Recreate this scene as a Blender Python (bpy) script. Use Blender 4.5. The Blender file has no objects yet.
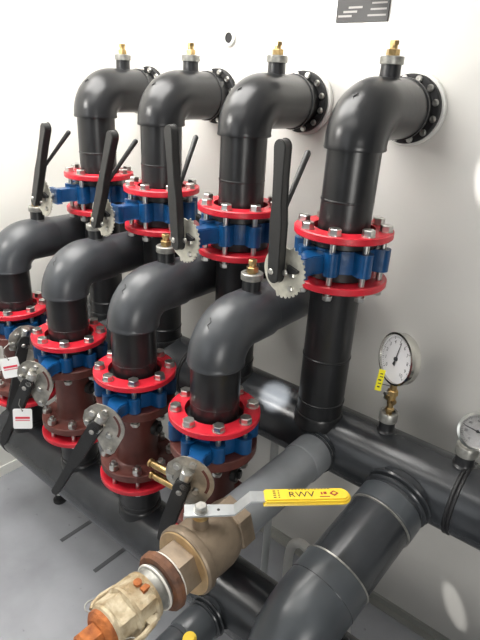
import bpy, bmesh, math, random
from mathutils import Vector, Matrix
random.seed(4)
PI = math.pi
col = bpy.context.scene.collection
V = Vector

# ------------------------------------------------------------------ materials
def mat(name, color, rough=.5, metal=0., bump=0., bscale=40., var=0., vscale=6., color2=None, spec=.5, coat=0., detail=4.):
    m = bpy.data.materials.new(name); m.use_nodes = True
    nt = m.node_tree; b = nt.nodes['Principled BSDF']
    b.inputs['Base Color'].default_value = (*color, 1)
    b.inputs['Roughness'].default_value = rough
    b.inputs['Metallic'].default_value = metal
    b.inputs['Specular IOR Level'].default_value = spec
    b.inputs['Coat Weight'].default_value = coat
    tc = nt.nodes.new('ShaderNodeTexCoord')
    if var > 0 or color2:
        n = nt.nodes.new('ShaderNodeTexNoise'); n.inputs['Scale'].default_value = vscale; n.inputs['Detail'].default_value = detail
        nt.links.new(tc.outputs['Object'], n.inputs['Vector'])
        r = nt.nodes.new('ShaderNodeValToRGB')
        c2 = color2 if color2 else tuple(c * (1 - var) for c in color)
        c1 = color if color2 else tuple(min(1, c * (1 + var * .6)) for c in color)
        r.color_ramp.elements[0].color = (*c2, 1); r.color_ramp.elements[1].color = (*c1, 1)
        r.color_ramp.elements[0].position = .36; r.color_ramp.elements[1].position = .64
        nt.links.new(n.outputs['Fac'], r.inputs['Fac']); nt.links.new(r.outputs['Color'], b.inputs['Base Color'])
    if bump > 0:
        n = nt.nodes.new('ShaderNodeTexNoise'); n.inputs['Scale'].default_value = bscale; n.inputs['Detail'].default_value = 5
        nt.links.new(tc.outputs['Object'], n.inputs['Vector'])
        bp = nt.nodes.new('ShaderNodeBump'); bp.inputs['Strength'].default_value = bump; bp.inputs['Distance'].default_value = .01
        nt.links.new(n.outputs['Fac'], bp.inputs['Height']); nt.links.new(bp.outputs['Normal'], b.inputs['Normal'])
    return m
M = dict(
    pipe=mat('black_polyethylene', (.014, .0145, .0155), .31, var=.25, vscale=9, bump=.06, bscale=25),
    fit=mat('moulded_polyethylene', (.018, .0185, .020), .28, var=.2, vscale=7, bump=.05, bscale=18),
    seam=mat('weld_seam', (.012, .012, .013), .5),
    fit_lit=mat('moulded_polyethylene_lit', (.052, .056, .062), .34, var=.2, vscale=7, bump=.05, bscale=18),  # same black polyethylene, lightened to paint in the light on the front elbows
    grey=mat('grey_pvc', (.060, .067, .074), .32, var=.2, vscale=6, bump=.05, bscale=16),
    greyd=mat('grey_pvc_dark', (.032, .035, .039), .24, var=.25, vscale=6, bump=.05, bscale=16),
    grey_lit=mat('grey_pvc_lit', (.17, .18, .19), .38, var=.2, vscale=6, bump=.05, bscale=16),  # same grey PVC, its colour raised for the light on the ball valve pipe
    rubber=mat('black_rubber', (.008, .008, .009), .6),
    red=mat('red_paint', (.62, .018, .035), .34, var=.15, vscale=14, bump=.06, bscale=60),
    blue=mat('blue_paint', (.004, .062, .185), .28, var=.25, vscale=12, bump=.08, bscale=50),
    brown=mat('red_oxide_paint', (.125, .036, .028), .42, var=.3, vscale=11, bump=.1, bscale=45),
    zinc=mat('zinc_plated_steel', (.62, .61, .58), .30, 1., var=.2, vscale=30),
    plate=mat('nickel_plated_steel', (.60, .57, .50), .36, 1., var=.35, vscale=26),
    plate_l=mat('pale_plated_steel', (.60, .58, .50), .42, .6, var=.2, vscale=26),
    lever=mat('black_lever_coating', (.018, .018, .018), .42, bump=.06, bscale=80),
    edge=mat('worn_lever_edge', (.10, .10, .10), .4),
    brass=mat('yellow_brass', (.60, .42, .19), .32, 1., var=.3, vscale=40),
    bronze=mat('dull_bronze', (.245, .19, .135), .46, .45, var=.3, vscale=12, bump=.15, bscale=60),
    bronze_l=mat('machined_bronze_edge', (.55, .38, .20), .36, .6, var=.2, vscale=20),
    rustn=mat('rusted_nut', (.20, .085, .04), .7, .1, bump=.4, bscale=60, color2=(.09, .045, .03), vscale=25),
    oldbrass=mat('weathered_brass', (.60, .52, .37), .6, .25, bump=.6, bscale=60, color2=(.33, .24, .13), vscale=24),
    rust=mat('orange_rust', (.48, .15, .035), .8, 0., bump=.6, bscale=70, color2=(.24, .07, .02), vscale=32),
    tape=mat('white_thread_tape', (.75, .72, .66), .6, bump=.3, bscale=90),
    silver=mat('dull_galvanised_collar', (.38, .375, .345), .42, .7, var=.35, vscale=30),
    gripy=mat('yellow_vinyl_grip', (.83, .58, .045), .4),
    handle=mat('galvanised_handle', (.56, .58, .59), .36, .75, var=.12, vscale=20),
    black=mat('black_print', (.02, .02, .025), .5),
    maroon=mat('maroon_print', (.30, .03, .03), .5),
    redp=mat('red_print', (.65, .03, .06), .5),
    card=mat('white_card', (.86, .86, .85), .5),
    dial=mat('white_dial', (.84, .83, .84), .35),
    chrome=mat('polished_steel', (.62, .61, .57), .16, 1.),
    ytag=mat('yellow_tag_plastic', (.85, .75, .02), .4),
    wallb=mat('white_gloss_wall_panel', (.66, .645, .61), .24, .0, var=.03, vscale=2, spec=.55, bump=.02, bscale=4),
    walll=mat('white_wall_paint', (.86, .85, .80), .5),
    ceil=mat('white_ceiling', (.8, .8, .78), .6),
    floor=mat('grey_floor_paint', (.35, .36, .385), .42, var=.16, vscale=3.2, bump=.06, bscale=12, detail=8),
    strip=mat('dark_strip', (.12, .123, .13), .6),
    base=mat('steel_edge', (.42, .42, .40), .35, .6),
    post=mat('pale_grey_post', (.42, .43, .42), .4),
    braid=mat('braided_steel', (.75, .74, .70), .35, .7, bump=.8, bscale=180),
    sign=mat('black_sign_gloss', (.012, .011, .011), .45),
    signw=mat('sign_print', (.22, .21, .2), .5),
    white=mat('white_plastic', (.8, .8, .76), .4),
)
# floor: scattered dark stains
def stain_floor():
    nt = M['floor'].node_tree; b = nt.nodes['Principled BSDF']
    src = b.inputs['Base Color'].links[0].from_socket
    tc = nt.nodes.new('ShaderNodeTexCoord')
    n = nt.nodes.new('ShaderNodeTexNoise'); n.inputs['Scale'].default_value = 22; n.inputs['Detail'].default_value = 3
    nt.links.new(tc.outputs['Object'], n.inputs['Vector'])
    r = nt.nodes.new('ShaderNodeValToRGB'); r.color_ramp.elements[0].position = .69; r.color_ramp.elements[1].position = .78
    nt.links.new(n.outputs['Fac'], r.inputs['Fac'])
    mx = nt.nodes.new('ShaderNodeMix'); mx.data_type = 'RGBA'
    nt.links.new(r.outputs['Color'], mx.inputs[0]); nt.links.new(src, mx.inputs[6])
    mx.inputs[7].default_value = (.16, .155, .15, 1)
    nt.links.new(mx.outputs[2], b.inputs['Base Color'])
stain_floor()

# ------------------------------------------------------------------ mesh helpers (world coordinates)
def frame(d, ref=None):
    d = V(d).normalized()
    t = V(ref) if ref is not None else (V((0, 0, 1)) if abs(d.z) < .9 else V((1, 0, 0)))
    e = d.cross(t).normalized(); g = e.cross(d).normalized()
    return d, e, g
def ring(bm, c, e, g, r, n):
    return [bm.verts.new(V(c) + r * (math.cos(2 * PI * i / n) * e + math.sin(2 * PI * i / n) * g)) for i in range(n)]
def bridge(bm, a, b):
    n = len(a)
    for i in range(n): bm.faces.new((a[i], a[(i + 1) % n], b[(i + 1) % n], b[i]))
def sweep(bm, pts, rad, n=40, cap=True):
    pts = [V(p) for p in pts]; m = len(pts)
    if not isinstance(rad, (list, tuple)): rad = [rad] * m
    def tang(i):
        a = pts[max(i - 1, 0)]; b = pts[min(i + 1, m - 1)]
        j = i
        while (b - a).length < 1e-7 and j < m - 1: j += 1; b = pts[j]
        j = i
        while (b - a).length < 1e-7 and j > 0: j -= 1; a = pts[j]
        return (b - a).normalized()
    d = tang(0); _, e, g = frame(d)
    rs = []
    for i in range(m):
        t = tang(i)
        if t.dot(d) < .999999:
            q = d.rotation_difference(t); e = q @ e; g = q @ g
        d = t
        rs.append(ring(bm, pts[i], e, g, rad[i], n))
        if i: bridge(bm, rs[-2], rs[-1])
    if cap:
        bm.faces.new(rs[0]); bm.faces.new(rs[-1])
def lathe(bm, c, d, prof, n=48, closed=False, start=0.):
    """prof: (radius, distance along d); closed -> profile loops (annulus)."""
    d, e, g = frame(d)
    if start:
        e, g = math.cos(start) * e + math.sin(start) * g, -math.sin(start) * e + math.cos(start) * g
    rs = [ring(bm, V(c) + t * d, e, g, max(r, 1e-5), n) for r, t in prof]
    for a, b in zip(rs, rs[1:]): bridge(bm, a, b)
    if closed: bridge(bm, rs[-1], rs[0])
    else: bm.faces.new(rs[0]); bm.faces.new(rs[-1])
def annulus(bm, c, d, r0, r1, h, n=64, bev=.003):
    lathe(bm, c, d, [(r0, 0), (r1 - bev, 0), (r1, bev), (r1, h - bev), (r1 - bev, h), (r0, h)], n, True)
def cyl(bm, a, b, r, n=24, bev=0.):
    a = V(a); b = V(b); L = (b - a).length
    p = [(r, 0), (r, L)] if not bev else [(r - bev, 0), (r, bev), (r, L - bev), (r - bev, L)]
    lathe(bm, a, b - a, p, n)
def prism(bm, poly, o, ex, ey, ez, h):
    """poly (u,v) in plane ex,ey at o, extruded along ez by h"""
    a = [bm.verts.new(V(o) + u * V(ex) + v * V(ey)) for u, v in poly]
    b = [bm.verts.new(V(o) + u * V(ex) + v * V(ey) + h * V(ez)) for u, v in poly]
    bridge(bm, a, b); bm.faces.new(a); bm.faces.new(b)
def box(bm, c, sx, sy, sz, ex=(1, 0, 0), ey=(0, 1, 0), ez=(0, 0, 1)):
    c = V(c); ex, ey, ez = V(ex), V(ey), V(ez)
    prism(bm, [(-sx / 2, -sy / 2), (sx / 2, -sy / 2), (sx / 2, sy / 2), (-sx / 2, sy / 2)], c - ez * sz / 2, ex, ey, ez, sz)
def hexa(bm, c, d, across, h, rot=0., bev=.0):
    r = across / math.sqrt(3)
    lathe(bm, c, d, [(r, 0), (r, h - bev), (r - bev, h)] if bev else [(r, 0), (r, h)], 6, False, rot)
def finish(name, bm, m, angle=35, bevel=0.):
    bmesh.ops.remove_doubles(bm, verts=bm.verts, dist=1e-6)
    if bevel:
        ed = [e for e in bm.edges if len(e.link_faces) == 2 and e.calc_face_angle(0) > math.radians(50)]
        bmesh.ops.bevel(bm, geom=ed, offset=bevel, segments=2, affect='EDGES', clamp_overlap=True)
    bmesh.ops.recalc_face_normals(bm, faces=bm.faces)
    me = bpy.data.meshes.new(name); bm.to_mesh(me); bm.free()
    me.shade_smooth(); me.set_sharp_from_angle(angle=math.radians(angle))
    me.materials.append(m)
    return me
class Thing:
    def __init__(s, name, label, cat, loc, group=None):
        o = bpy.data.objects.new(name, None); col.objects.link(o)
        o.location = loc; o.empty_display_size = .05
        o['label'] = label; o['category'] = cat
        if group: o['group'] = group
        s.o = o; s.loc = V(loc)
    def part(s, name, bm, m, parent=None, angle=35, bevel=0., label=None):
        bmesh.ops.translate(bm, verts=bm.verts, vec=-s.loc)
        o = bpy.data.objects.new(name, finish(name, bm, M[m] if isinstance(m, str) else m, angle, bevel)); col.objects.link(o)
        o.parent = parent or s.o
        if label: o['label'] = label
        return o
    def inst(s, name, me, loc, parent=None, rot=None):
        o = bpy.data.objects.new(name, me); col.objects.link(o)
        o.parent = parent or s.o; o.location = V(loc) - s.loc
        if rot is not None: o.rotation_euler = rot
        return o
def single(name, bm, m, label, cat, group=None, angle=35, bevel=0.):
    o = bpy.data.objects.new(name, finish(name, bm, M[m], angle, bevel)); col.objects.link(o)
    o['label'] = label; o['category'] = cat
    if group: o['group'] = group
    return o
def struct(name, bm, m, angle=35):
    o = bpy.data.objects.new(name, finish(name, bm, M[m], angle)); col.objects.link(o); o['kind'] = 'structure'; return o
def text_bm(body, size, o, ex, ey, h=.0004):
    """lettering as mesh, lying in the plane ex, ey, centred on o"""
    cu = bpy.data.curves.new('lettering', 'FONT'); cu.body = body; cu.size = size; cu.align_x = 'CENTER'; cu.align_y = 'CENTER'; cu.extrude = 0
    t = bpy.data.objects.new('lettering', cu); col.objects.link(t)
    dg = bpy.context.evaluated_depsgraph_get(); me = bpy.data.meshes.new_from_object(t.evaluated_get(dg))
    bpy.data.objects.remove(t); bpy.data.curves.remove(cu)
    bm = bmesh.new(); bm.from_mesh(me); bpy.data.meshes.remove(me)
    ex = V(ex); ey = V(ey); ez = ex.cross(ey).normalized()
    for v in bm.verts: v.co = V(o) + v.co.x * ex + v.co.y * ey + h * ez
    return bm
def N(): return bmesh.new()
ZUP = V((0, 0, 1))

# ------------------------------------------------------------------ layout
BX = [-1.206, -.798, -.385, .018]; BY = [-.323, -.333, -.351, -.357]      # rear pipes, far to near
FX = [-1.347, -.935, -.535, -.165]; FY = [-.704, -.705, -.709, -.702]     # front pipes
TILT = [.001, .005, .005, .010]
FZ = [-.001, 0, .002, -.002]
ZT, ZVT, ZVB, ZF, ZFR, ZFB = 2.0446, 1.7237, 1.5552, 1.441, 1.1725, .722
RP, RE = .0765, .0865
RR, RFR = .146, .143                       # rear and front flange ring radius
HY, HZ, HR = -.314, .968, .1148            # upper header
GY, GZ, GR = -.705, .457, .115             # lower header
# shared hardware meshes
def bolt_mesh(length):
    bm = N()
    lathe(bm, (0, 0, 0), (0, 0, 1), [(.0195, 0), (.0195, .003), (.0135, .003)], 24)
    hexa(bm, (0, 0, .003), (0, 0, 1), .032, .0165, random.random(), .002)
    cyl(bm, (0, 0, .0), (0, 0, -length), .0088, 16)
    lathe(bm, (0, 0, -length + .006), (0, 0, -1), [(.015, -.010), (.015, -.007), (.0135, -.007)], 20)
    hexa(bm, (0, 0, -length + .013), (0, 0, -1), .0255, .012, .3, .002)
    return finish('bolt', bm, M['zinc'])
def stud_mesh(length):
    bm = N()
    lathe(bm, (0, 0, 0), (0, 0, 1), [(.0165, 0), (.0165, .003), (.0125, .003)], 24)
    hexa(bm, (0, 0, .003), (0, 0, 1), .031, .017, .2, .002)
    cyl(bm, (0, 0, .032), (0, 0, -length), .0085, 16)
    hexa(bm, (0, 0, -length), (0, 0, -1), .026, .011, .3, .002)
    return finish('bolt', bm, M['zinc'])
BOLT_REAR = bolt_mesh(.194); BOLT_FRONT = bolt_mesh(.165); STUD = stud_mesh(.085)
def anchor_mesh():
    bm = N()
    lathe(bm, (0, 0, 0), (0, -1, 0), [(.0105, 0), (.0105, .002), (.0095, .003)], 18)
    lathe(bm, (0, -.003, 0), (0, -1, 0), [(.0075, 0), (.0075, .005), (.0045, .005), (.0045, .003)], 18)
    return finish('bolt', bm, M['zinc'])
ANCHOR = anchor_mesh()

def vent_fitting(t, c, d=(0, 0, 1), s=1., plug=True):
    """black stub, dull collar, brass plug"""
    c = V(c); d = V(d).normalized()
    b = N(); lathe(b, c - d * .02, d, [(.040 * s, 0), (.040 * s, .018), (.032 * s, .024), (.031 * s, .060)], 32)
    st = t.part('vent_stub', b, 'fit')
    b = N(); lathe(b, c + d * .037, d, [(.032 * s, 0), (.0365 * s, .001), (.037 * s, .003), (.037 * s, .020), (.034 * s, .022), (.024 * s, .022), (.023 * s, .018)], 32)
    t.part('collar', b, 'silver', st)
    if plug:
        b = N()
        cyl(b, c + d * .050, c + d * .075, .013 * s, 20)
        hexa(b, c + d * .061, d, .036 * s, .016, .2, .002)
        cyl(b, c + d * .076, c + d * .088, .012 * s, 16)
        hexa(b, c + d * .087, d, .026 * s, .012, .5, .002)
        t.part('vent_plug', b, 'brass', st)
    return st

def arc(c, r, u, w, a0, a1, n=18):
    c = V(c); u = V(u); w = V(w)
    return [c + r * (math.cos(a0 + (a1 - a0) * i / n) * u + math.sin(a0 + (a1 - a0) * i / n) * w) for i in range(n + 1)]

# ------------------------------------------------------------------ rear elbow pipes from the wall
for k in range(4):
    x, y = BX[k], BY[k]; xt = x + TILT[k] * (ZT - ZVT); R = .091
    lab = ['black elbow pipe from the wall, the farthest one next to the left wall',
           'black elbow pipe from the wall, second farthest of the four',
           'black elbow pipe from the wall, second nearest of the four',
           'black elbow pipe from the wall, nearest and largest, top right'][k]
    t = Thing('wall_elbow_pipe', lab, 'pipe', (x, y, ZVT - .05), 'upper elbow pipes coming out of the wall')
    b = N()
    u = V((0, -1, 0)); w = ZUP
    pts = [V((xt, y, ZT - R - .012)), V((xt, y, ZT - R - .012)), V((xt, y, ZT - R - .008))]
    A = arc((xt, y + R, ZT - R), R, u, w, 0, PI / 2)
    pts += A + [V((xt, y + R + .012, ZT)), V((xt, -.100, ZT)), V((xt, -.100, ZT))]
    rr = [RP - .004, RE, RE + .0015] + [RE] * len(A) + [RE, RE, RP]
    sweep(b, pts, rr, 48)
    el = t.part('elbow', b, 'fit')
    b = N(); z1 = ZT - R - .008
    sweep(b, [(x, y, ZVT - .020), (x, y, ZVT + .01), (xt, y, z1)], RP, 48)
    lathe(b, (x, y, ZVT - .0495), ZUP, [(.095, 0), (.101, .002), (.101, .024), (.092, .027), (RP, .04)], 48)
    zj = ZVT + .075
    lathe(b, (x, y, zj), ZUP, [(RP, 0), (RP + .0013, .002), (RP + .0013, .006), (RP, .008)], 48)
    t.part('vertical_pipe', b, 'pipe')
    b = N(); sweep(b, [(xt, -.099, ZT), (xt, -.018, ZT)], RP, 48)
    t.part('wall_stub', b, 'pipe')
    b = N(); lathe(b, (xt, -.104, ZT), (0, 1, 0), [(RP, -.002), (RE + .004, .003), (RE + .004, .009), (RP, .016)], 48)
    t.part('weld_ring', b, 'pipe')
    b = N(); annulus(b, (x, -.044, ZT), (0, 1, 0), RP + .003, .1025, .022, 64, .004)
    fl = t.part('wall_flange', b, 'rubber')
    for i in range(12):
        a = 2 * PI * (i + .5) / 12
        t.inst('bolt', ANCHOR, (x + .0905 * math.cos(a), -.044, ZT + .0905 * math.sin(a)), fl)
    b = N(); annulus(b, (x, -.0215, ZT), (0, 1, 0), RP + .003, .1105, .0210, 64, .003)
    t.part('backing_ring', b, 'white')
    vent_fitting(t, (xt, y + .152, ZT + RE - .006), s=.92)
    b = N(); q = V((xt, y + R, ZT - R)) + (R + RE + .0004) * (V((0, -.74, .67)))
    sweep(b, [q + V((-.008, 0, -.012)), q + V((.002, -.001, -.004)), q + V((-.003, .003, .004)), q + V((.008, .008, .012))], .0016, 8)
    t.part('mould_mark', b, 'rubber', el)

# ------------------------------------------------------------------ butterfly valves
def valve_poly(offs, neck, bc, n=144):
    p = []
    for i in range(n):
        a = 2 * PI * i / n; r = .104
        for j in range(8):
            ba = offs + j * PI / 4
            da = (a - ba + PI) % (2 * PI) - PI
            w = abs(bc * math.sin(da)) if abs(da) < 1 else 9
            if w < .023: r = max(r, bc * math.cos(da) + math.sqrt(max(.023 ** 2 - w ** 2, 0)))
        p.append((r * math.cos(a), r * math.sin(a)))
    return p
def make_valve(x, y, zt, zb, zbody0, zbody1, neck, offs, dplate, label, group, lever, front, trig=.09):
    """neck: direction of the shaft (rad); lever: (hub, tip) as (e1, z) in the lever plane"""
    n = V((math.cos(neck), math.sin(neck), 0)); e1 = V((-n.y, n.x, 0)); C = V((x, y, 0)); zc = (zbody0 + zbody1) / 2
    t = Thing('butterfly_valve', label, 'valve', (x, y, zb if zb else zbody0), group)
    ro = RFR if front else RR; bc = .120 if front else .1225
    b = N(); annulus(b, (x, y, zt - .022), ZUP, RP + .016, ro, .022, 72)
    t.part('flange_ring', b, 'red', label='red upper flange ring')
    if zb:
        b = N(); annulus(b, (x, y, zb), ZUP, RP + .016, ro, .022, 72); t.part('flange_ring', b, 'red', label='red lower flange ring')
    # body
    b = N()
    po = valve_poly(offs, neck, bc); inner = [(.066 * math.cos(2 * PI * i / 144), .066 * math.sin(2 * PI * i / 144)) for i in range(144)]
    h = zbody1 - zbody0; inset = .004
    rs = []
    for poly, z in ((inner, zbody0), (po, zbody0), (po, zbody1), (inner, zbody1)):
        rs.append([b.verts.new((x + u, y + v, z)) for u, v in poly])
    for i in range(4): bridge(b, rs[i], rs[(i + 1) % 4])
    body = t.part('valve_body', b, 'blue', angle=40)
    b = N()   # neck with pad
    o = C + ZUP * zc
    prism(b, [(.095, -.040), (.15, -.030), (.16, -.024), (.20, -.024), (.20, .024), (.16, .024), (.15, .030), (.095, .040)], o - ZUP * (h * .38), n, e1, ZUP, h * .76)
    hn = dplate - .20
    prism(b, [(.20, -.034), (.20 + min(.02, hn), -.034), (.20 + min(.02, hn), .034), (.20, .034)], o - ZUP * .030, n, e1, ZUP, .060)
    t.part('valve_neck', b, 'blue', body, bevel=.003)
    b = N(); cyl(b, o + n * .205, o + n * (dplate + .034), .0105, 20)
    t.part('valve_shaft', b, 'zinc', body)
    b = N(); annulus(b, (x, y, zbody1), ZUP, .068, .1, .0012, 48, .0004); annulus(b, (x, y, zbody0 - .0012), ZUP, .068, .1, .0012, 48, .0004)
    t.part('seat_liner', b, 'rubber', body)
    # bolts
    me = BOLT_FRONT if front else BOLT_REAR
    for i in range(8):
        a = offs + i * PI / 4
        t.inst('bolt', me, (x + bc * math.cos(a), y + bc * math.sin(a), zt))
    # notch plate
    P = C + ZUP * zc + n * dplate
    hub = V((lever[0][0], lever[0][1])); tip = V((lever[1][0], lever[1][1]))
    ld = (tip - hub).normalized(); ang = math.atan2(ld.y, ld.x)
    poly = []
    if not front:      # toothed fan to the right, round lobe lower left
        for i in range(0, 92):
            a = -1.75 + 2.9 * i / 91; r = .073 + (.004 if i % 6 < 3 else -.001)
            poly.append((r * math.cos(a), r * math.sin(a)))
        for i in range(24):
            a = 1.25 + (2 * PI - 2.9 - .2) * i / 23; r = .065
            poly.append((r * math.cos(a), r * math.sin(a)))
    else:              # wide quadrant plate
        for i in range(60):
            a = -.62 + 2.35 * i / 59; r = .078
            poly.append((r * math.cos(a), r * math.sin(a)))
        for u, v in ((-.035, .064), (-.055, .045), (-.063, .016), (-.058, -.010), (-.040, -.030), (-.020, -.048), (-.004, -.085), (.010, -.104), (.026, -.106), (.038, -.096)): poly.append((u, v))
    b = N(); prism(b, poly, P, e1, ZUP, n, .004)
    pl = t.part('notch_plate', b, 'plate' if front else 'plate_l', angle=30)
    if front:          # curved slot and its bright strip
        b = N(); sl = []
        for i in range(30): a = -.52 + 1.3 * i / 29; sl.append((.066 * math.cos(a), .066 * math.sin(a)))
        for i in range(30): a = .78 - 1.3 * i / 29; sl.append((.058 * math.cos(a), .058 * math.sin(a)))
        prism(b, sl, P + n * .0036, e1, ZUP, n, .0008); t.part('slot', b, 'brown', pl)
        for u, v in ((-.028, .042), (.018, .056), (.026, -.030), (-.048, .006), (.022, -.088)):
            b = N(); hexa(b, P + e1 * u + ZUP * v + n * .004, n, .018, .008, .3, .0015); cyl(b, P + e1 * u + ZUP * v + n * .004, P + e1 * u + ZUP * v + n * .006, .0115, 16)
            t.part('plate_screw', b, 'zinc', pl)
        # short bright lug joining hub to upper rim
        b = N(); q = P + n * .016 + e1 * hub.x + ZUP * hub.y; w = -(e1 * ld.x + ZUP * ld.y)
        cyl(b, q, q + w * .066, .0155, 20, .003); box(b, q + w * .050 - n * .008, .034, .034, .012, w, n.cross(w), n)
        t.part('stop_lug', b, 'zinc', pl)
    else:
        for u, v in ((.034, -.042), (.036, -.004), (-.03, -.034)):
            b = N(); hexa(b, P + e1 * u + ZUP * v + n * .004, n, .015, .007, .3, .0015)
            t.part('plate_screw', b, 'zinc', pl)
    # lever blade
    L = (tip - hub).length; pl2 = P + n * (.016 if front else .020)
    U = e1 * (-ld.y) + ZUP * ld.x; W = e1 * ld.x + ZUP * ld.y
    o = pl2 + e1 * hub.x + ZUP * (hub.y)
    if front: prof = [(-.022, .019), (.03, .021), (.12, .021), (.18, .015), (L - .03, .013)]
    else: prof = [(-.012, .019), (.06, .020), (.13, .021), (.18, .0165), (.25, .0165), (L - .02, .019)]
    le = [(w, s) for s, w in prof]; r = prof[-1][1]
    tipc = [(r * math.cos(i * PI / 10), prof[-1][0] + r * math.sin(i * PI / 10)) for i in range(1, 10)]
    r0 = prof[0][1]
    basec = [(-r0 * math.cos(i * PI / 10), prof[0][0] - r0 * math.sin(i * PI / 10)) for i in range(1, 10)]
    outl = le + tipc + [(-w, s) for w, s in reversed(le)] + basec
    b = N(); th = .018 if front else .024
    prism(b, outl, o, U, W, n, th)
    lv = t.part('lever', b, 'lever', bevel=.002)
    for s, uu in (((0., 0.),) if front else ((0., -.006), (.0, .026))):
        q = o + W * s + U * (-uu) + n * (th if uu <= 0 else th * .2)
        b = N(); cyl(b, q - n * .004, q + n * .003, .0085, 18, .0015); cyl(b, q, q + n * .005, .005, 14)
        t.part('rivet', b, 'zinc', lv)
    if front:
        b = N(); cyl(b, o - n * .012, o + n * .012 - W * .004, .024, 24, .003); t.part('lever_hub', b, 'lever', lv)
    else:      # trigger squeezed towards the lever; pawl at the notches
        b = N(); s0 = o + W * .05 + n * .0
        tp = o + W * (L * .90) - n * trig; md = o + W * (L * .46) - n * .006
        sweep(b, [o + W * .03 + U * -.0 - n * .004, md, md + (tp - md) * .12, tp - (tp - md) * .03, tp], [.006, .007, .0065, .0085, .005], 12)
        t.part('trigger', b, 'lever', lv)
        b = N(); prism(b, [(.022, .0), (.056, .006), (.058, .014), (.024, .024)], P + n * .005, e1, ZUP, n, .010); t.part('pawl', b, 'rubber', lv)
    return t
REAR = {0: ((.003, -.004), (.150, .292)), 1: ((.008, -.012), (.143, .300)), 2: ((.006, .002), (-.026, .338)), 3: ((.0, .004), (-.008, .338))}
for k in range(4):
    lab = ['rear blue butterfly valve between red flange rings, its upright lever farthest left',
           'rear blue butterfly valve between red flange rings, second farthest, lever tilted right',
           'rear blue butterfly valve between red flange rings, third from the left, upright lever',
           'rear blue butterfly valve between red flange rings, nearest, on the right, tall lever'][k]
    make_valve(BX[k], BY[k], ZVT, ZVB, ZVB + .0515, ZVT - .0495, math.radians(-95), math.radians(-72.5), [.262, .265, .247, .265][k], lab, 'rear butterfly valves', REAR[k], False, .092 if k == 3 else .085)
FRONT = {0: ((-.010, .004), (-.100, -.30)), 1: ((-.018, -.020), (-.160, -.31)), 2: ((-.018, -.008), (-.190, -.312)), 3: ((-.012, -.022), (-.075, -.235))}
for k in range(4):
    lab = ['front blue butterfly valve under the red ring at the left edge',
           'front blue butterfly valve, second from the left, with a white card on its lever',
           'front blue butterfly valve, third from the left, long black lever reaching far down',
           'front blue butterfly valve, nearest, its black lever behind the bronze ball valve'][k]
    z = ZFR + FZ[k]
    na = math.radians(-64.5 if k else -22)
    make_valve(FX[k], FY[k], z, None, z - .104, z - .0505, na, math.radians(-42), .25, lab, 'front butterfly valves', FRONT[k], True)

# ------------------------------------------------------------------ risers on the upper header
for k in range(4):
    x, y = BX[k], BY[k]
    lab = ['black riser pipe below the farthest rear valve, mostly hidden',
           'black riser pipe seen behind the second front elbow, below a rear valve',
           'black riser pipe between the third front elbow and the nearest front elbow',
           'black riser pipe, nearest and fully visible, standing on the header beside the gauge'][k]
    t = Thing('riser_pipe', lab, 'pipe', (x, y, HZ + HR), 'riser pipes under the rear valves')
    xb = x + TILT[k] * (ZVB - ZVT); xh = x + TILT[k] * (HZ - ZVT)
    b = N(); sweep(b, [(xh, y, HZ + HR - .045), (xb, y, ZVB + .01)], RP, 48)
    t.part('vertical_pipe', b, 'pipe')
    b = N(); lathe(b, (xb, y, ZVB + .0225), ZUP, [(RP, -.012), (.092, .0), (.101, .003), (.101, .027), (.095, .0285)], 48)
    t.part('stub_flange', b, 'pipe')
    for zz in (HZ + HR + .045, HZ + HR + .21):
        xx = x + TILT[k] * (zz - ZVT)
        b = N(); lathe(b, (xx, y, zz), ZUP, [(RP - .001, 0), (RP + .0022, .003), (RP + .0022, .007), (RP - .001, .010)], 48)
        t.part('weld_ring', b, 'pipe')
    b = N(); lathe(b, (xh, y, HZ + HR - .046), ZUP, [(RP + .006, 0), (RP + .006, .040), (RP + .003, .046), (RP, .047)], 48)
    t.part('saddle_collar', b, 'pipe')

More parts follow.
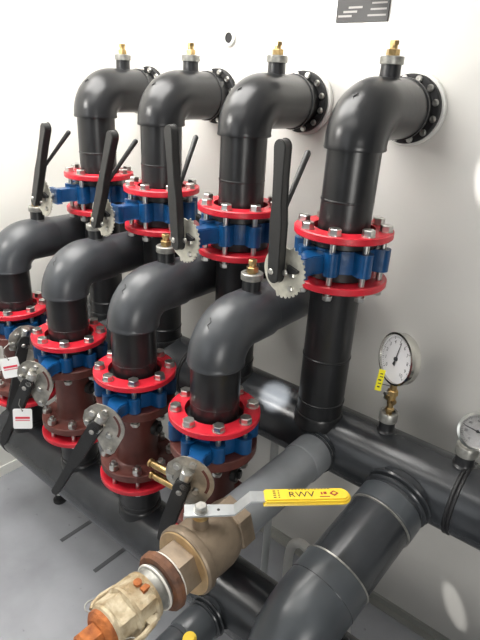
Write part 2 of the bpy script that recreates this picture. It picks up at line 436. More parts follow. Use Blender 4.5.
# ------------------------------------------------------------------ front elbow pipes, running back to the wall beside the risers
for k in range(4):
    fx, fy, zf = FX[k], FY[k], ZF + FZ[k]; R = .103
    lab = ['lit black front elbow pipe farthest left, cut by the photo edge',
           'lit black front elbow pipe with scuffed shiny top, second from the left',
           'lit black front elbow pipe, third from the left, above the long black lever',
           'lit black front elbow pipe, nearest, left of the fully visible riser'][k]
    t = Thing('front_elbow_pipe', lab, 'pipe', (fx, fy, ZFR), 'front elbow pipes')
    hd = V((0, 1, 0)); f = V((fx, fy, 0))
    A = arc(f + hd * R + ZUP * (zf - R), R, -hd, ZUP, 0, PI / 2)
    zlo = zf - R - .004
    pts = [f + ZUP * zlo, f + ZUP * zlo, f + ZUP * (zlo + .005)] + A + [f + hd * (R + .095) + ZUP * zf, f + hd * (R + .10) + ZUP * zf, f + hd * (R + .10) + ZUP * zf]
    sweep(b := N(), pts, [RP - .003, RE, RE + .001] + [RE] * len(A) + [RE, RE - .001, RP - .003], 48)
    el = t.part('elbow', b, 'fit_lit')
    b = N(); sweep(b, [f + hd * (R + .098) + ZUP * zf, V((fx, -.022, zf))], RE - .006, 48)
    t.part('cross_pipe', b, 'fit_lit')
    b = N(); lathe(b, f + hd * (R + .10) + ZUP * zf, hd, [(RE - .007, 0), (RE - .003, .002), (RE - .003, .005), (RE - .007, .007)], 48)
    t.part('weld_ring', b, 'fit_lit')
    b = N(); annulus(b, (fx, -.0215, zf), (0, 1, 0), RE - .0065, .1055, .021, 48, .003); t.part('wall_flange', b, 'rubber')
    b = N(); zr = ZFR + FZ[k]
    sweep(b, [f + ZUP * (zr - .02), f + ZUP * (zlo + .005)], RP, 48)
    t.part('drop_pipe', b, 'pipe')
    b = N(); lathe(b, f + ZUP * (zr - .0490), ZUP, [(.095, 0), (.101, .002), (.101, .023), (.092, .026), (RP, .036)], 48)
    t.part('stub_flange', b, 'pipe')
    b = N(); lathe(b, f + ZUP * (zr + .03), ZUP, [(RP - .001, 0), (RP + .0008, .002), (RP + .0008, .004), (RP - .001, .006)], 48)
    t.part('weld_ring', b, 'pipe')
    vent_fitting(t, f + hd * .152 + ZUP * (zf + RE - .006), s=.92)
    b = N(); ex = V((-1, 0, 0)); q = f + hd * R + ZUP * (zf - R) + (R + RE + .0004) * (-hd * .72 + ZUP * .69)
    sweep(b, [q - ex * .008 - ZUP * .012 - hd * .009, q + ex * .002 - ZUP * .004 - hd * .004, q - ex * .003 + ZUP * .004 + hd * .004, q + ex * .008 + ZUP * .012 + hd * .013], .0016, 8)
    t.part('mould_mark', b, 'rubber', el)

# ------------------------------------------------------------------ brown flanged spools
for k in range(4):
    x, y = FX[k], FY[k]; zt = ZFR + FZ[k] - .106
    lab = ['brown flanged check valve at the left edge, partly behind two notch plates',
           'brown flanged check valve, second from the left, behind a white card',
           'brown flanged check valve, third from the left, bright nuts on its lower flange',
           'brown flanged check valve, nearest, with two brass nipples on its side'][k]
    t = Thing('flanged_check_valve', lab, 'valve', (x, y, ZFB), 'brown check valves below the front valves')
    b = N()
    lathe(b, (x, y, ZFB + .0535), ZUP, [(.07, 0), (.134, .0), (.137, .003), (.137, .027), (.134, .030), (.092, .031), (.082, .036), (.077, .05), (.0735, .09), (.0735, .19),
          (.078, .225), (.088, zt - ZFB - .0535 - .036), (.135, zt - ZFB - .0535 - .035), (.1385, zt - ZFB - .0535 - .032), (.1385, zt - ZFB - .0535 - .004), (.1355, zt - ZFB - .0535 - .001), (.07, zt - ZFB - .0535 - .001)], 64)
    bd = t.part('valve_body', b, 'brown')
    b = N(); annulus(b, (x, y, ZFB), ZUP, RP + .016, RFR, .021, 72); t.part('flange_ring', b, 'red')
    for i in range(8):
        a = math.radians(-42) + i * PI / 4
        t.inst('bolt', STUD, (x + .1185 * math.cos(a), y + .1185 * math.sin(a), ZFB + .0845))
    b = N(); a = math.radians(20); bx = V((math.cos(a), math.sin(a), 0))    # bolted side cap
    cyl(b, V((x, y, ZFB + .22)) + bx * .066, V((x, y, ZFB + .22)) + bx * .088, .028, 24, .003); hexa(b, V((x, y, ZFB + .22)) + bx * .087, bx, .026, .012, 0, .002)
    t.part('side_plug', b, 'lever', bd)
    if k == 3:
        for zz, ln in ((.920, .190), (.873, .184)):
            b = N(); d = V((-.995, -.10, 0.0)).normalized(); s = V((-.165, -.790, zz))
            lathe(b, s + d * .00, d, [(.0125, 0), (.0125, ln - .022), (.0105, ln - .020), (.0105, ln - .012), (.0145, ln - .011), (.0145, ln - .002), (.011, ln)], 20)
            np_ = t.part('brass_nipple', b, 'brass', bd)
            b = N(); lathe(b, s + d * (ln - .001), d, [(.0075, 0), (.0075, .003), (.004, .003)], 16); t.part('nipple_cap', b, 'lever', np_)

# ------------------------------------------------------------------ lower header near the floor
t = Thing('lower_header_pipe', 'thick grey pipe lying low along the floor under the front valves', 'pipe', (-.5, GY, GZ - GR))
b = N()
x0, x1 = -1.525, 1.35
sweep(b, [(x0, GY, GZ), (x0, GY, GZ), (x0 + .012, GY, GZ), (x1, GY, GZ)], [.06, GR - .012, GR, GR], 64)
t.part('header_tube', b, 'greyd')
for xx in (-1.43, .12):
    b = N(); lathe(b, (xx, GY, GZ), (1, 0, 0), [(GR - .001, -.010), (GR + .003, -.007), (GR + .003, -.002), (GR + .0008, 0), (GR + .003, .002), (GR + .003, .007), (GR - .001, .010)], 64)
    t.part('weld_ring', b, 'seam')
for k in range(4):
    x, y = FX[k], FY[k]
    b = N(); sweep(b, [(x, y, GZ + GR - .05), (x, y, ZFB - .01)], RP, 40)
    lathe(b, (x, y, ZFB + .0235), ZUP, [(RP, -.033), (.085, -.026), (.098, -.001), (.1, .004), (.1, .028), (.09, .0295)], 40)
    st = t.part('branch_stub', b, 'pipe')
    for zz in (.125, .105):
        b = N(); lathe(b, (x, y, GZ + zz + .005), ZUP, [(RP, 0), (RP + .003, .003), (RP + .003, .008), (RP, .011)], 40)
        t.part('weld_ring', b, 'seam', st)
    b = N(); lathe(b, (x, y, GZ + GR - .055), ZUP, [(RP + .007, 0), (RP + .007, .052), (RP + .003, .058), (RP, .059)], 40)
    t.part('saddle_collar', b, 'pipe', st)
def foot(x, lab):
    t = Thing('pipe_foot', lab, 'pipe support', (x, GY + .105, 0))
    b = N(); cyl(b, (x, GY + .105, .045), (x, GY + .105, GZ - GR * .20), .017, 20); t.part('post', b, 'white')
    b = N(); lathe(b, (x, GY + .105, 0), ZUP, [(.034, 0), (.034, .012), (.022, .018), (.022, .046)], 24); t.part('base', b, 'rubber')
foot(-1.345, 'short white post on a black base holding up the floor pipe near a lever tip')

# side branch from the lower header
t = Thing('lower_branch_pipe', 'grey branch pipe leaving the low floor pipe at the bottom of the photo', 'pipe', (.035, GY - .1, GZ))
bx = -.055
b = N(); sweep(b, [(bx, GY - GR + .03, GZ), (bx, GY - .62, GZ - .0)],   .060, 40)
lathe(b, (bx, GY - GR - .045, GZ), (0, -1, 0), [(.058, 0), (.0645, .002), (.0645, .075), (.062, .079), (.0585, .080)], 40)
t.part('pipe', b, 'grey')
for dd, rr in ((.010, .0745), (.026, .070)):
    b = N(); lathe(b, (bx, GY - GR - dd, GZ), (0, 1, 0), [(.056, -.008), (rr - .003, -.005), (rr, -.001), (rr - .003, .003), (.056, .007)], 40); t.part('weld_ring', b, 'greyd')
b = N(); lathe(b, (bx, GY - GR - .135, GZ), (0, -1, 0), [(.057, 0), (.0605, .002), (.0605, .005), (.057, .007)], 40); t.part('weld_ring', b, 'greyd')
t = Thing('yellow_valve_grip', 'yellow rounded lever grip just entering the bottom edge of the photo', 'handle', (.0, -1.03, .50))
b = N(); cyl(b, (.0, -1.03, GZ + .040), (.0, -1.03, .54), .012, 16); t.part('stem', b, 'brass')
b = N(); q = V((.014, -.995, .547)); d = V((.5, -.866, 0)); e = V((.866, .5, 0))
pol = [(-.03, -.018), (.22, -.016), (.22, .016), (-.03, .018)] + [(-.03 - .018 * math.sin(i * PI / 8), .018 * math.cos(i * PI / 8)) for i in range(1, 8)]
prism(b, pol, q - ZUP * .006, d, e, ZUP, .012); t.part('grip', b, 'gripy', bevel=.003)

# ------------------------------------------------------------------ upper header
t = Thing('main_header_pipe', 'thick grey header pipe running along the wall, carrying the pressure gauge', 'pipe', (0, HY, HZ - HR))
b = N(); sweep(b, [(-1.62, HY, HZ), (-1.62, HY, HZ), (-1.608, HY, HZ), (1.35, HY, HZ)], [.06, HR - .012, HR, HR], 72)
t.part('header_tube', b, 'greyd')
for xx in (.505, -.62, -1.05):
    b = N(); lathe(b, (xx, HY, HZ), (1, 0, 0), [(HR - .001, -.012), (HR + .0035, -.009), (HR + .0035, -.003), (HR + .0005, 0), (HR + .0035, .003), (HR + .0035, .009), (HR - .001, .012)], 72)
    t.part('weld_ring', b, 'seam')
for gx in (.235, .488):
    s = .76 if gx < .3 else .84
    c = V((gx, HY + .008, HZ + HR))
    b = N(); lathe(b, c - ZUP * .03, ZUP, [(.042 * s, 0), (.042 * s, .0285), (.036 * s, .032), (.0335 * s, .036), (.0335 * s, .075)], 40)
    st = t.part('gauge_socket', b, 'fit')
    b = N(); lathe(b, c + ZUP * .036, ZUP, [(.034 * s, 0), (.039 * s, .001), (.0395 * s, .003), (.0395 * s, .030), (.037 * s, .033), (.028 * s, .033), (.026 * s, .026)], 40)
    t.part('collar', b, 'silver', st)
# drain stub towards the ball valve
BO = V((.055, HY, HZ)); BD = V((-.002, -1, -.004)).normalized()
t = Thing('ball_valve_pipe', 'brightly lit grey pipe from the wall header to the bronze ball valve', 'pipe', BO + BD * .15)
b = N(); sweep(b, [BO + BD * .09, BO + BD * .54], .0665, 48)
t.part('pipe', b, 'grey_lit')
b = N(); lathe(b, BO, BD, [(.060, .088), (.070, .092), (.070, .205), (.068, .209), (.0665, .210)], 48); t.part('sleeve', b, 'grey_lit')
for dd, rr in ((.112, .077), (.126, .074)):
    b = N(); lathe(b, BO + BD * dd, BD, [(.060, -.008), (rr, -.004), (rr, .002), (.060, .006)], 48); t.part('weld_ring', b, 'greyd')
# ball valve
VO = BO; vd = BD
s0 = .508
t = Thing('ball_valve', 'large dull bronze ball valve with yellow lever handle in the foreground', 'valve', VO + vd * .58)
b = N()
lathe(b, VO, vd, [(.062, s0 + .070), (.068, s0 + .074), (.080, s0 + .095), (.085, s0 + .118), (.085, s0 + .150), (.083, s0 + .185), (.082, s0 + .198), (.092, s0 + .203), (.094, s0 + .207), (.094, s0 + .224), (.090, s0 + .229), (.06, s0 + .230)], 56)
body = t.part('valve_body', b, 'bronze')
b = N(); hexa(b, VO + vd * (s0 + .026), vd, .136, .050, .25, .004); t.part('hex_end', b, 'bronze', body)
b = N(); lathe(b, VO, vd, [(.089, s0 + .2302), (.086, s0 + .233), (.05, s0 + .234)], 56); t.part('end_face', b, 'bronze_l', body)
b = N(); hexa(b, VO + vd * (s0 + .233), vd, .122, .055, .1, .005); t.part('hex_end', b, 'bronze', body)
stp = VO + vd * (s0 + .168)
up = ZUP
b = N(); cyl(b, stp + up * .075, stp + up * .118, .021, 28, .002); st = t.part('stem_housing', b, 'bronze')
b = N(); cyl(b, stp + up * .112, stp + up * .1265, .0225, 28, .002); cyl(b, stp + up * .12, stp + up * .144, .008, 16); t.part('gland_nut', b, 'brass', st)
hz = stp.z + .128
hb = V((stp.x, stp.y, hz)); gd = V((.715, .70, 0)).normalized(); gs = V((gd.y, -gd.x, 0))
b = N()
path = [(-.042, 0), (.085, 0), (.125, .042), (.355, .042)]
for (a0, z0), (a1, z1) in zip(path, path[1:]):
    w = .021 if a0 < .07 else .0185
    w1 = .0185
    pA = hb + gd * a0 + ZUP * z0; pB = hb + gd * a1 + ZUP * z1
    vs = [b.verts.new(pA + gs * w * s + ZUP * h) for s, h in ((-1, 0), (1, 0), (1, .005), (-1, .005))] + [b.verts.new(pB + gs * w1 * s + ZUP * h) for s, h in ((-1, 0), (1, 0), (1, .005), (-1, .005))]
    bridge(b, vs[:4], vs[4:]); b.faces.new(vs[:4]); b.faces.new(vs[4:])
hd_ = t.part('handle', b, 'handle', angle=20)
b = N(); hexa(b, hb + ZUP * .0052, up, .030, .016, .2, .003); cyl(b, hb + ZUP * .005, hb + ZUP * .008, .019, 24); t.part('handle_nut', b, 'zinc', hd_)
b = N(); cyl(b, hb + gd * .045 + ZUP * .0045, hb + gd * .045 + ZUP * .0056, .0042, 14); t.part('screw_hole', b, 'rubber', hd_)
gp = [(.160, -.0225), (.358, -.0225)] + [(.358 + .0225 * math.sin(i * PI / 10), -.0225 * math.cos(i * PI / 10)) for i in range(1, 10)] + [(.358, .0225), (.160, .0225)]
b = N(); prism(b, gp, hb + ZUP * .0375, gd, gs, ZUP, .014); gr = t.part('grip', b, 'gripy', hd_, bevel=.004, label='yellow vinyl grip')
tz = hb + ZUP * .0518
b = text_bm('RWV', .028, tz + gd * .255 + gs * .003, gd * 1.08, -gs); t.part('lettering', b, 'black', gr)
b = N(); q = tz + gd * .340 - gs * -.0
prism(b, [(-.012, 0), (0, -.010), (.012, 0), (0, .010)], q, gd, gs, ZUP, .0005)
t.part('diamond_logo', b, 'maroon', gr)
b = N(); prism(b, [(-.006, 0), (0, -.005), (.006, 0), (0, .005)], q + ZUP * .0004, gd, gs, ZUP, .0005); t.part('diamond_centre', b, 'gripy', gr)
b = N()
for u in range(13): box(b, tz + gd * (.226 + u * .0085) - gs * .0165, .006, .0014, .0005, gd, gs, ZUP)
for u in range(4):
    box(b, tz + gd * .186 + gs * (-.012 + u * .0075), .007, .003, .0005, gd, gs, ZUP)
    box(b, tz + gd * .197 + gs * (-.012 + u * .0075), .004, .003, .0005, gd, gs, ZUP)
t.part('fine_print', b, 'black', gr)
b = N(); box(b, tz + gd * .314 + gs * .011, .026, .0028, .0005, gd, gs, ZUP); t.part('fine_print', b, 'maroon', gr)
b = N(); box(b, tz + gd * .308 - gs * .001, .004, .008, .0005, gd, gs, ZUP); box(b, tz + gd * .317 - gs * .002, .008, .008, .0005, gd, gs, ZUP); t.part('small_emblem', b, 'maroon', gr)

# rusty nut and coupling
s1 = s0 + .289
t = Thing('rusted_lock_nut', 'rust-brown lock nut with thread tape between ball valve and coupling', 'nut', VO + vd * (s1 + .01))
b = N(); lathe(b, VO, vd, [(.044, s1), (.073, s1 + .001), (.078, s1 + .006), (.078, s1 + .018), (.072, s1 + .026), (.044, s1 + .027)], 16); nu = t.part('nut', b, 'rustn', angle=20)
b = N(); annulus(b, VO + vd * (s1 - .006), vd, .05, .069, .006, 40, .002); t.part('thread_tape', b, 'tape', nu)
s2 = s1 + .028
t = Thing('hose_coupling', 'weathered brass quick coupling with rusty orange end at the bottom left foreground', 'coupling', VO + vd * (s2 + .06))
b = N(); lathe(b, VO, vd, [(.035, s2), (.056, s2), (.058, s2 + .003), (.058, s2 + .012), (.054, s2 + .015), (.054, s2 + .034)], 40); t.part('collar', b, 'silver')
b = N(); lathe(b, VO, vd, [(.05, s2 + .0075), (.0605, s2 + .008), (.0605, s2 + .0125), (.05, s2 + .013)], 40); t.part('thread_tape', b, 'tape')
b = N(); lathe(b, VO, vd, [(.05, s2 + .034), (.060, s2 + .036), (.062, s2 + .046), (.058, s2 + .052)], 40)
hexa(b, VO + vd * (s2 + .046), vd, .112, .050, .35, .004)
lathe(b, VO, vd, [(.05, s2 + .09), (.0625, s2 + .094), (.0625, s2 + .101), (.055, s2 + .106)], 40)
hexa(b, VO + vd * (s2 + .100), vd, .104, .046, .35, .005)
lathe(b, VO, vd, [(.048, s2 + .142), (.053, s2 + .145), (.053, s2 + .152), (.046, s2 + .158)], 32)
cb = t.part('coupling_body', b, 'oldbrass', angle=28)
_, ce, cg = frame(vd)
for sg in (-1, 1):
    b = N(); o = VO + vd * (s2 + .075) + ce * sg * .066
    sweep(b, [o - vd * .02 - ce * sg * .008, o + ce * sg * .004, o + vd * .035 + ce * sg * .010, o + vd * .062 + ce * sg * .006, o + vd * .072 - ce * sg * .002], [.006, .0075, .007, .006, .005], 10)
    box(b, o - ce * sg * .004, .022, .02, .016, vd, ce, cg)
    ca = t.part('cam_arm', b, 'oldbrass', cb)
    b = N(); a = o + vd * .066 + ce * sg * .004
    sweep(b, [a + .016 * (math.cos(i * PI / 8) * vd + math.sin(i * PI / 8) * ce * sg) for i in range(17)], .0018, 8, False)
    t.part('pull_ring', b, 'silver', ca)
b = N(); lathe(b, VO, vd, [(.03, s2 + .152), (.050, s2 + .156), (.050, s2 + .166), (.043, s2 + .172), (.036, s2 + .176)], 32)
hexa(b, VO + vd * (s2 + .170), vd, .058, .05, .1, .006)
box(b, VO + vd * (s2 + .222), .022, .03, .012, ce, cg, vd)
t.part('end_plug', b, 'rust', angle=25, label='orange rusted end plug')
b = N(); cyl(b, VO + vd * (s2 + .06) + cg * .055, VO + vd * (s2 + .06) + cg * .064, .010, 12); box(b, VO + vd * (s2 + .055) + cg * .052 - ce * .02, .02, .014, .014, vd, ce, cg)
t.part('rust_patch', b, 'rust', cb)

# ------------------------------------------------------------------ big branch
JO = V((.362, HY, HZ + .010)); jd = V((-.095, -1, -.327)).normalized()
t = Thing('large_branch_pipe', 'thick grey branch pipe descending from the header to the bottom foreground', 'pipe', JO + jd * .3)
RB = .101
def J(s): return JO + jd * s
b = N(); sweep(b, [J(.08), J(.44)], RB - .004, 64); t.part('pipe', b, 'greyd')
b = N(); lathe(b, JO, jd, [(RB - .004, .145), (RB + .001, .150), (RB + .001, .205), (RB - .002, .209), (RB - .004, .210)], 64); t.part('sleeve', b, 'grey')
for dd, rr in ((.112, RB + .010), (.130, RB + .005)):
    b = N(); lathe(b, J(dd), jd, [(RB - .006, -.012), (rr - .002, -.007), (rr, -.002), (rr - .003, .003), (RB - .006, .007)], 64); t.part('weld_ring', b, 'greyd')
b = N(); lathe(b, J(.210), jd, [(RB - .005, 0), (RB + .001, .001), (RB + .001, .004), (RB - .005, .006)], 64); t.part('weld_ring', b, 'silver')
Re = .17; dn = V((0, 0, -1)); ax_ = jd; wn = (dn - dn.dot(jd) * jd).normalized()
sweep_ang = math.acos(max(-1, min(1, jd.dot(dn))))
cen = J(.53) + wn * Re
A = [cen + Re * (-wn * math.cos(a) + jd * math.sin(a)) for a in [sweep_ang * i / 20 for i in range(21)]]
b = N(); sweep(b, [J(.425), J(.425), J(.428), J(.50)] + A + [A[-1] + V((0, 0, -.25))], [RB - .006, RB + .002, RB + .003, RB + .003] + [RB + .003] * 22, 64); el = t.part('elbow', b, 'grey')
b = N(); lathe(b, J(.426), jd, [(RB - .004, -.003), (RB + .0045, -.002), (RB + .0045, .002), (RB, .004)], 64); t.part('rim', b, 'silver', el)
b = N(); lathe(b, J(.495), jd, [(RB + .002, 0), (RB + .0038, .002), (RB + .002, .005)], 64); t.part('rim', b, 'greyd', el)

# ------------------------------------------------------------------ gauges
t = Thing('pressure_gauge', 'round pressure gauge with white dial on a brass cock above the header', 'gauge', (.235, HY + .008, HZ + HR + .069))
gx = .235; gy = HY + .008; base = V((gx, gy, HZ + HR + .066))
gn = V((-.50, -.84, .10)).normalized()
gr_ = ZUP.cross(gn).normalized() * 1.0; gu = gn.cross(gr_).normalized()
gc = V((gx - .006, gy - .006, 1.342))
b = N(); cyl(b, base - ZUP * .012, base + ZUP * .030, .010, 18); hexa(b, base + ZUP * .004, ZUP, .024, .014, .2, .002); cyl(b, base + ZUP * .03, base + ZUP * .075, .0125, 20, .002); hexa(b, base + ZUP * .066, ZUP, .030, .018, .4, .002); cyl(b, base + ZUP * .08, V((gx, gy - .006, 1.268)), .011, 18)
cyl(b, base + ZUP * .045 - gr_ * .022, base + ZUP * .045 + gr_ * .016, .009, 16)
cock = t.part('gauge_cock', b, 'brass')
b = N(); box(b, base + ZUP * .046 - gr_ * .026, .012, .012, .022, gr_, gn, ZUP); box(b, base + ZUP * .05 - gr_ * .032, .022, .005, .009, gr_, gn, ZUP); t.part('cock_lever', b, 'zinc', cock, bevel=.002)
b = N(); lathe(b, gc - gn * .034, gn, [(.05, 0), (.076, .002), (.080, .008), (.080, .028), (.083, .029), (.083, .040), (.0765, .041), (.0755, .033)], 64); cs = t.part('case', b, 'chrome')
b = N(); lathe(b, gc - gn * .002, gn, [(.0755, 0), (.0755, .0012)], 64); dl = t.part('dial', b, 'dial')
fz = gc - gn * .0006
b = N()
for i in range(51):
    a = math.radians(225 - 270 * i / 50); big = i % 5 == 0
    u = math.cos(a) * gr_ + math.sin(a) * gu; w = -math.sin(a) * gr_ + math.cos(a) * gu
    box(b, fz + u * (.068 - (.0015 if big else 0)), .009 if big else .005, .0016 if big else .0009, .0004, u, w, gn)
t.part('scale_marks', b, 'black', dl)
for i in range(0, 11):
    a = math.radians(225 - 270 * i / 10); u = math.cos(a) * gr_ + math.sin(a) * gu
    b = text_bm(str(i), .0165, fz + u * .053, gr_, gu); t.part('numeral', b, 'black', dl)
b = N(); a = math.radians(82); u = math.cos(a) * gr_ + math.sin(a) * gu; w = -math.sin(a) * gr_ + math.cos(a) * gu
prism(b, [(-.022, -.006), (-.006, -.0022), (.058, -.0006), (.058, .0006), (-.006, .0022), (-.022, .006)], fz + gn * .003, u, w, gn, .001)
cyl(b, fz, fz + gn * .006, .0065, 20); t.part('needle', b, 'black', dl)

t = Thing('thermometer_gauge', 'small round steel thermometer dial cut by the right edge of the photo', 'gauge', (.488, HY + .008, HZ + HR + .069))
base = V((.488, HY + .008, HZ + HR + .066)); gc = V((.512, HY - .046, 1.238)); gn = V((.24, -.86, .45)).normalized()
gr_ = ZUP.cross(gn).normalized(); gu = gn.cross(gr_).normalized()
b = N(); cyl(b, base - ZUP * .01, base + ZUP * .020, .010, 18); hexa(b, base + ZUP * .002, ZUP, .022, .012, .2, .002); sweep(b, [base + ZUP * .015, base + ZUP * .035 + V((.005, -.008, 0)), gc - gn * .02 - gu * .02], .007, 14); t.part('stem', b, 'zinc')
b = N(); lathe(b, gc - gn * .018, gn, [(.038, 0), (.050, .002), (.052, .006), (.0535, .012), (.0535, .022), (.0465, .0235), (.0455, .018)], 56); t.part('case', b, 'chrome')
b = N(); lathe(b, gc - gn * .001, gn, [(.0465, 0), (.0465, .001)], 56); dl = t.part('dial', b, 'dial')
fz = gc + gn * .0002
b = N()
for i in range(41):
    a = math.radians(235 - 290 * i / 40); u = math.cos(a) * gr_ + math.sin(a) * gu; w = -math.sin(a) * gr_ + math.cos(a) * gu
    box(b, fz + u * .0405, .007 if i % 5 == 0 else .004, .0012, .0004, u, w, gn)
t.part('scale_marks', b, 'black', dl)
for i in range(0, 7):
    a = math.radians(235 - 290 * i / 6); u = math.cos(a) * gr_ + math.sin(a) * gu
    b = text_bm(str(i * 20), .0095, fz + u * .030, gr_, gu); t.part('numeral', b, 'black', dl)
b = N(); a = math.radians(165); u = math.cos(a) * gr_ + math.sin(a) * gu; w = -math.sin(a) * gr_ + math.cos(a) * gu
prism(b, [(-.016, -.002), (.038, -.0007), (.038, .0007), (-.016, .002)], fz + gn * .003, u, w, gn, .001); cyl(b, fz, fz + gn * .005, .0045, 16); t.part('needle', b, 'black', dl)

# tag under the gauge
t = Thing('yellow_tag', 'small yellow plastic tag hanging on the pressure gauge', 'tag', (.19, HY - .03, 1.26))
n = V((.35, -.94, 0)).normalized(); ex = V((-n.y, n.x, 0)); tilt = (ZUP * .985 + ex * .07).normalized(); tx = tilt.cross(n).normalized()
q = V((.211, HY - .052, 1.284))
b = N(); prism(b, [(-.0095, -.038), (.0095, -.038), (.0095, .036), (-.0095, .036)], q, tx, tilt, n, .002); tg = t.part('card', b, 'ytag')
b = N()
for i, (u, v, w, h) in enumerate([(0, .022, .008, .004), (.002, .012, .010, .003), (-.001, .0, .009, .005), (.001, -.012, .010, .003), (0, -.024, .008, .005)]):
    box(b, q + tx * u + tilt * v + n * .0022, w, h, .0004, tx, tilt, n)
t.part('print', b, 'black', tg)
b = N(); sweep(b, [q - tilt * .012 - n * .002, q - tilt * .02 - n * .012, V((.226, HY - .004, 1.248))], .0012, 8); t.part('cord', b, 'rubber')

# white cards on the far front levers
def card(c, lab, rot):
    c = V(c); n = V((.75, -.66, .15)).normalized(); ex = ZUP.cross(n).normalized() ; ey = n.cross(ex)
    ex, ey = math.cos(rot) * ex + math.sin(rot) * ey, -math.sin(rot) * ex + math.cos(rot) * ey
    t = Thing('paper_tag', lab, 'tag', c, 'white cards hanging on front levers')
    w, h, r = .033, .039, .006
    po = []
    for cx, cy, a0 in ((w - r, h - r, 0), (-w + r, h - r, PI / 2), (-w + r, -h + r, PI), (w - r, -h + r, 1.5 * PI)):
        for i in range(5): a = a0 + i * PI / 8; po.append((cx + r * math.cos(a), cy + r * math.sin(a)))
    b = N(); prism(b, po, c, ex, ey, n, .0015); cd = t.part('card', b, 'card')
    b = N(); box(b, c + ey * .004 + n * .0016, .050, .008, .0006, ex, ey, n); t.part('red_print', b, 'redp', cd)
    b = N(); box(b, c - ey * .006 + n * .0016, .050, .005, .0006, ex, ey, n); t.part('pale_print', b, mat('pale_red_print', (.72, .30, .32), .5), cd)
    b = N(); cyl(b, c + ey * .032 + n * .001, c + ey * .032 + n * .0022, .003, 12); t.part('eyelet', b, 'rubber', cd)
    b = N(); sweep(b, [c + ey * .032 + n * .003, c + ey * .055 - ex * .012, c + ey * .075 - ex * .008, c + ey * .085 + ex * .01 - n * .03], .0015, 8); t.part('string', b, 'silver')
card((-.838, -.985, .952), 'lower white card with red print hanging on a front lever at the left', -.05)
card((-.968, -.94, 1.094), 'upper white card with red print hanging by the leftmost notch plate', .16)

# ------------------------------------------------------------------ hoses, post, floor strips
def hose(pts, lab):
    t = Thing('braided_hose', lab, 'hose', pts[-1])
    # smooth with a Catmull-Rom pass
    P = [V(p) for p in pts]; Q = []
    for i in range(len(P) - 1):
        p0, p1, p2, p3 = P[max(i - 1, 0)], P[i], P[i + 1], P[min(i + 2, len(P) - 1)]
        for j in range(8):
            s = j / 8; Q.append(.5 * ((2 * p1) + (p2 - p0) * s + (2 * p0 - 5 * p1 + 4 * p2 - p3) * s * s + (3 * p1 - p0 - 3 * p2 + p3) * s ** 3))
    Q.append(P[-1])
    b = N(); sweep(b, Q, .020, 20); t.part('braid', b, 'braid')
    b = N(); d = (Q[0] - Q[2]).normalized(); lathe(b, Q[0] - d * .006, d, [(.022, 0), (.022, .030), (.016, .034)], 20); t.part('ferrule', b, 'rubber')
hose([(.070, -.25, .036), (.055, -.25, .20), (.015, -.25, .295), (-.035, -.25, .330), (-.068, -.25, .325), (-.098, -.25, .285), (-.108, -.25, .20), (-.104, -.25, .022)], 'braided steel hose arching to the floor behind the large branch pipe')
hose([(.205, -.30, .846), (.195, -.275, .60), (.172, -.26, .36), (.166, -.26, .25), (.184, -.25, .13), (.205, -.25, .022)], 'braided steel hose standing under the large branch pipe at the bottom edge')
t = Thing('header_support_post', 'slim pale grey post below the ball valve pipe near the wall', 'post', (-.18, HY, 0))
b = N(); cyl(b, (-.187, HY, .012), (-.187, HY, HZ - HR - .003), .016, 20); t.part('post', b, 'post')
b = N(); box(b, (-.187, HY, .006), .09, .09, .012); t.part('base_plate', b, 'base', bevel=.002)
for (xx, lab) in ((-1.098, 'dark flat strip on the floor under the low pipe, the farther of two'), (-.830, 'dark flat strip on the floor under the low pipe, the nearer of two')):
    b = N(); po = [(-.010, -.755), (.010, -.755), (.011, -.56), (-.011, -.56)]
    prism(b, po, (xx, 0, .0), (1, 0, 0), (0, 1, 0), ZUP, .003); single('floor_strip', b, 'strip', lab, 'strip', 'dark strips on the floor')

# wall details
t = Thing('wall_grommet', 'small black round grommet with white rim high on the white wall', 'grommet', (-.764, -.004, 2.255))
b = N(); annulus(b, (-.764, -.010, 2.255), (0, 1, 0), .019, .030, .009, 32, .003); t.part('rim', b, 'white')
b = N(); lathe(b, (-.764, -.008, 2.255), (0, 1, 0), [(.0185, 0), (.0185, .006)], 28); t.part('opening', b, 'rubber')
t = Thing('wall_sign', 'black glossy notice with small white print at the top of the wall', 'sign', (-.20, -.004, 2.294))
b = N(); box(b, (-.202, -.004, 2.449), .186, .006, .31); sg = t.part('panel', b, 'sign')
b = N()
for i in range(14):
    w = random.uniform(.05, .085); box(b, (-.116 - w / 2, -.0074, 2.312 + i * .017), w, .0006, .005)
t.part('print', b, 'signw', sg)
b = N()
for i in range(3):
    box(b, (-.262 + i * .018, -.0074, 2.312 + i * .012), .05, .0006, .006)
t.part('emblem', b, 'signw', sg)

# ------------------------------------------------------------------ room
XL = -1.757
b = N(); box(b, (.8, -2.0, -.05), 6.0, 5.0, .1); struct('floor', b, 'floor')
b = N(); box(b, (.8, .05, 1.55), 6.0, .1, 3.1); struct('wall_back', b, 'wallb')
b = N(); box(b, (XL - .05, -2.0, 1.55), .1, 5.0, 3.1); struct('wall_left', b, 'walll')
b = N(); box(b, (.8, -2.0, 3.15), 6.0, 5.0, .1); struct('ceiling', b, 'ceil')
b = N(); box(b, (XL + 3.0, -.006, .018), 5.6, .012, .036); box(b, (XL + 3.0, -.020, .003), 5.6, .04, .006); struct('baseboard_back', b, 'base')
b = N(); box(b, (XL + .004, -2.0, .03), .008, 4.8, .06); struct('baseboard_left', b, 'walll')

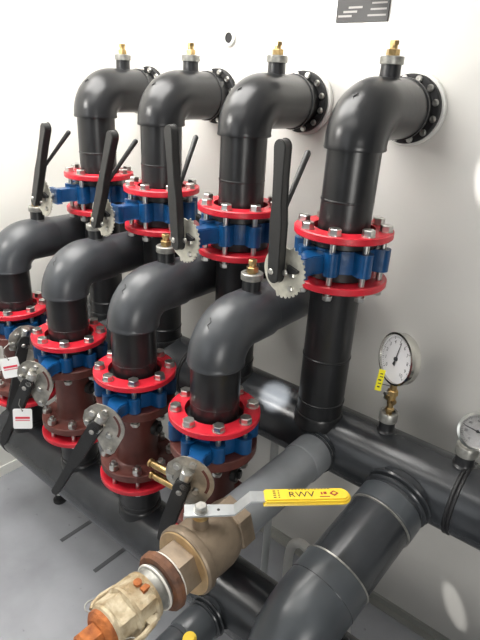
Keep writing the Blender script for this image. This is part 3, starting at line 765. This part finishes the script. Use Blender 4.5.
# ------------------------------------------------------------------ lights
def area(name, loc, target, sx, sy, power, color=(1, 1, 1), spread=180):
    l = bpy.data.lights.new(name, 'AREA'); l.shape = 'RECTANGLE'; l.size = sx; l.size_y = sy; l.energy = power; l.color = color; l.spread = math.radians(spread)
    o = bpy.data.objects.new(name, l); col.objects.link(o); o.location = loc
    o.rotation_euler = (V(target) - V(loc)).to_track_quat('-Z', 'Y').to_euler(); return o
area('ceiling_lamp', (-1.24, -1.74, 2.46), (-.3, -.2, 1.2), .5, .25, 14, (1, .97, .92))
area('ceiling_lamp', (-.95, -.85, 3.08), (-.95, -.85, 0), 1.7, .9, 58, (1, .98, .95))
area('ceiling_lamp', (-.3, -1.9, 3.08), (-.4, -1.4, 0), 1.6, .6, 14, (1, .98, .95))
area('door_light', (-.6, -4.2, 2.0), (-.4, 0, 1.0), 1.6, 2.0, 16, (.95, .98, 1))
area('side_fill', (2.2, -2.6, 1.5), (.5, 0, .6), .8, .8, 30, (1, .98, .94))  # added fill, brightens the wall at lower right
def spot(name, loc, target, deg, power, blend=.25, sx=1, roll=0):
    l = bpy.data.lights.new(name, 'SPOT'); l.energy = power; l.spot_size = math.radians(deg); l.spot_blend = blend; l.shadow_soft_size = .01; l.color = (1, .98, .94)
    o = bpy.data.objects.new(name, l); col.objects.link(o); o.location = loc
    o.rotation_mode = 'QUATERNION'; o.rotation_quaternion = (V(target) - V(loc)).to_track_quat('-Z', 'Y') @ __import__('mathutils').Quaternion((0, 0, 1), roll)
    o.scale = (sx, 1, 1); return o
# small patches of direct sunlight
spot('sun_patch', (-.3, -2.9, 2.9), (-.245, 0, 2.245), 7, 420, .3, .75, 1.2)
spot('sun_patch', (1.0, -2.8, 2.9), (.335, 0, 1.86), 4.2, 420, .15, .7, .4)
spot('sun_patch', (.9, -2.2, 2.5), (-.165, -.375, 1.068), 2.9, 3600, .7)
spot('sun_patch', (1.5, -2.6, 1.9), (.53, 0, .215), 4.2, 200, .5, .3, .5)
w = bpy.data.worlds.new('room_air'); bpy.context.scene.world = w; w.use_nodes = True
w.node_tree.nodes['Background'].inputs[0].default_value = (.9, .95, 1, 1); w.node_tree.nodes['Background'].inputs[1].default_value = .11

# ------------------------------------------------------------------ camera
yaw, pit, rol = map(math.radians, (38.8414, 23.7385, 2.8103))
fw = V((-math.sin(yaw) * math.cos(pit), math.cos(yaw) * math.cos(pit), -math.sin(pit)))
rt = fw.cross(ZUP).normalized(); upv = rt.cross(fw)
r2 = math.cos(rol) * rt + math.sin(rol) * upv; u2 = -math.sin(rol) * rt + math.cos(rol) * upv
cd = bpy.data.cameras.new('camera'); cam = bpy.data.objects.new('camera', cd); col.objects.link(cam)
cam.matrix_world = Matrix(((r2.x, u2.x, -fw.x, .7705), (r2.y, u2.y, -fw.y, -1.7592), (r2.z, u2.z, -fw.z, 2.0922), (0, 0, 0, 1)))
cd.sensor_fit = 'VERTICAL'; cd.sensor_height = 36; cd.lens = 534.93 * 36 / 640; cd.clip_start = .02
sc = bpy.context.scene; sc.camera = cam
sc.view_settings.view_transform = 'Standard'; sc.view_settings.look = 'None'; sc.view_settings.exposure = 0.
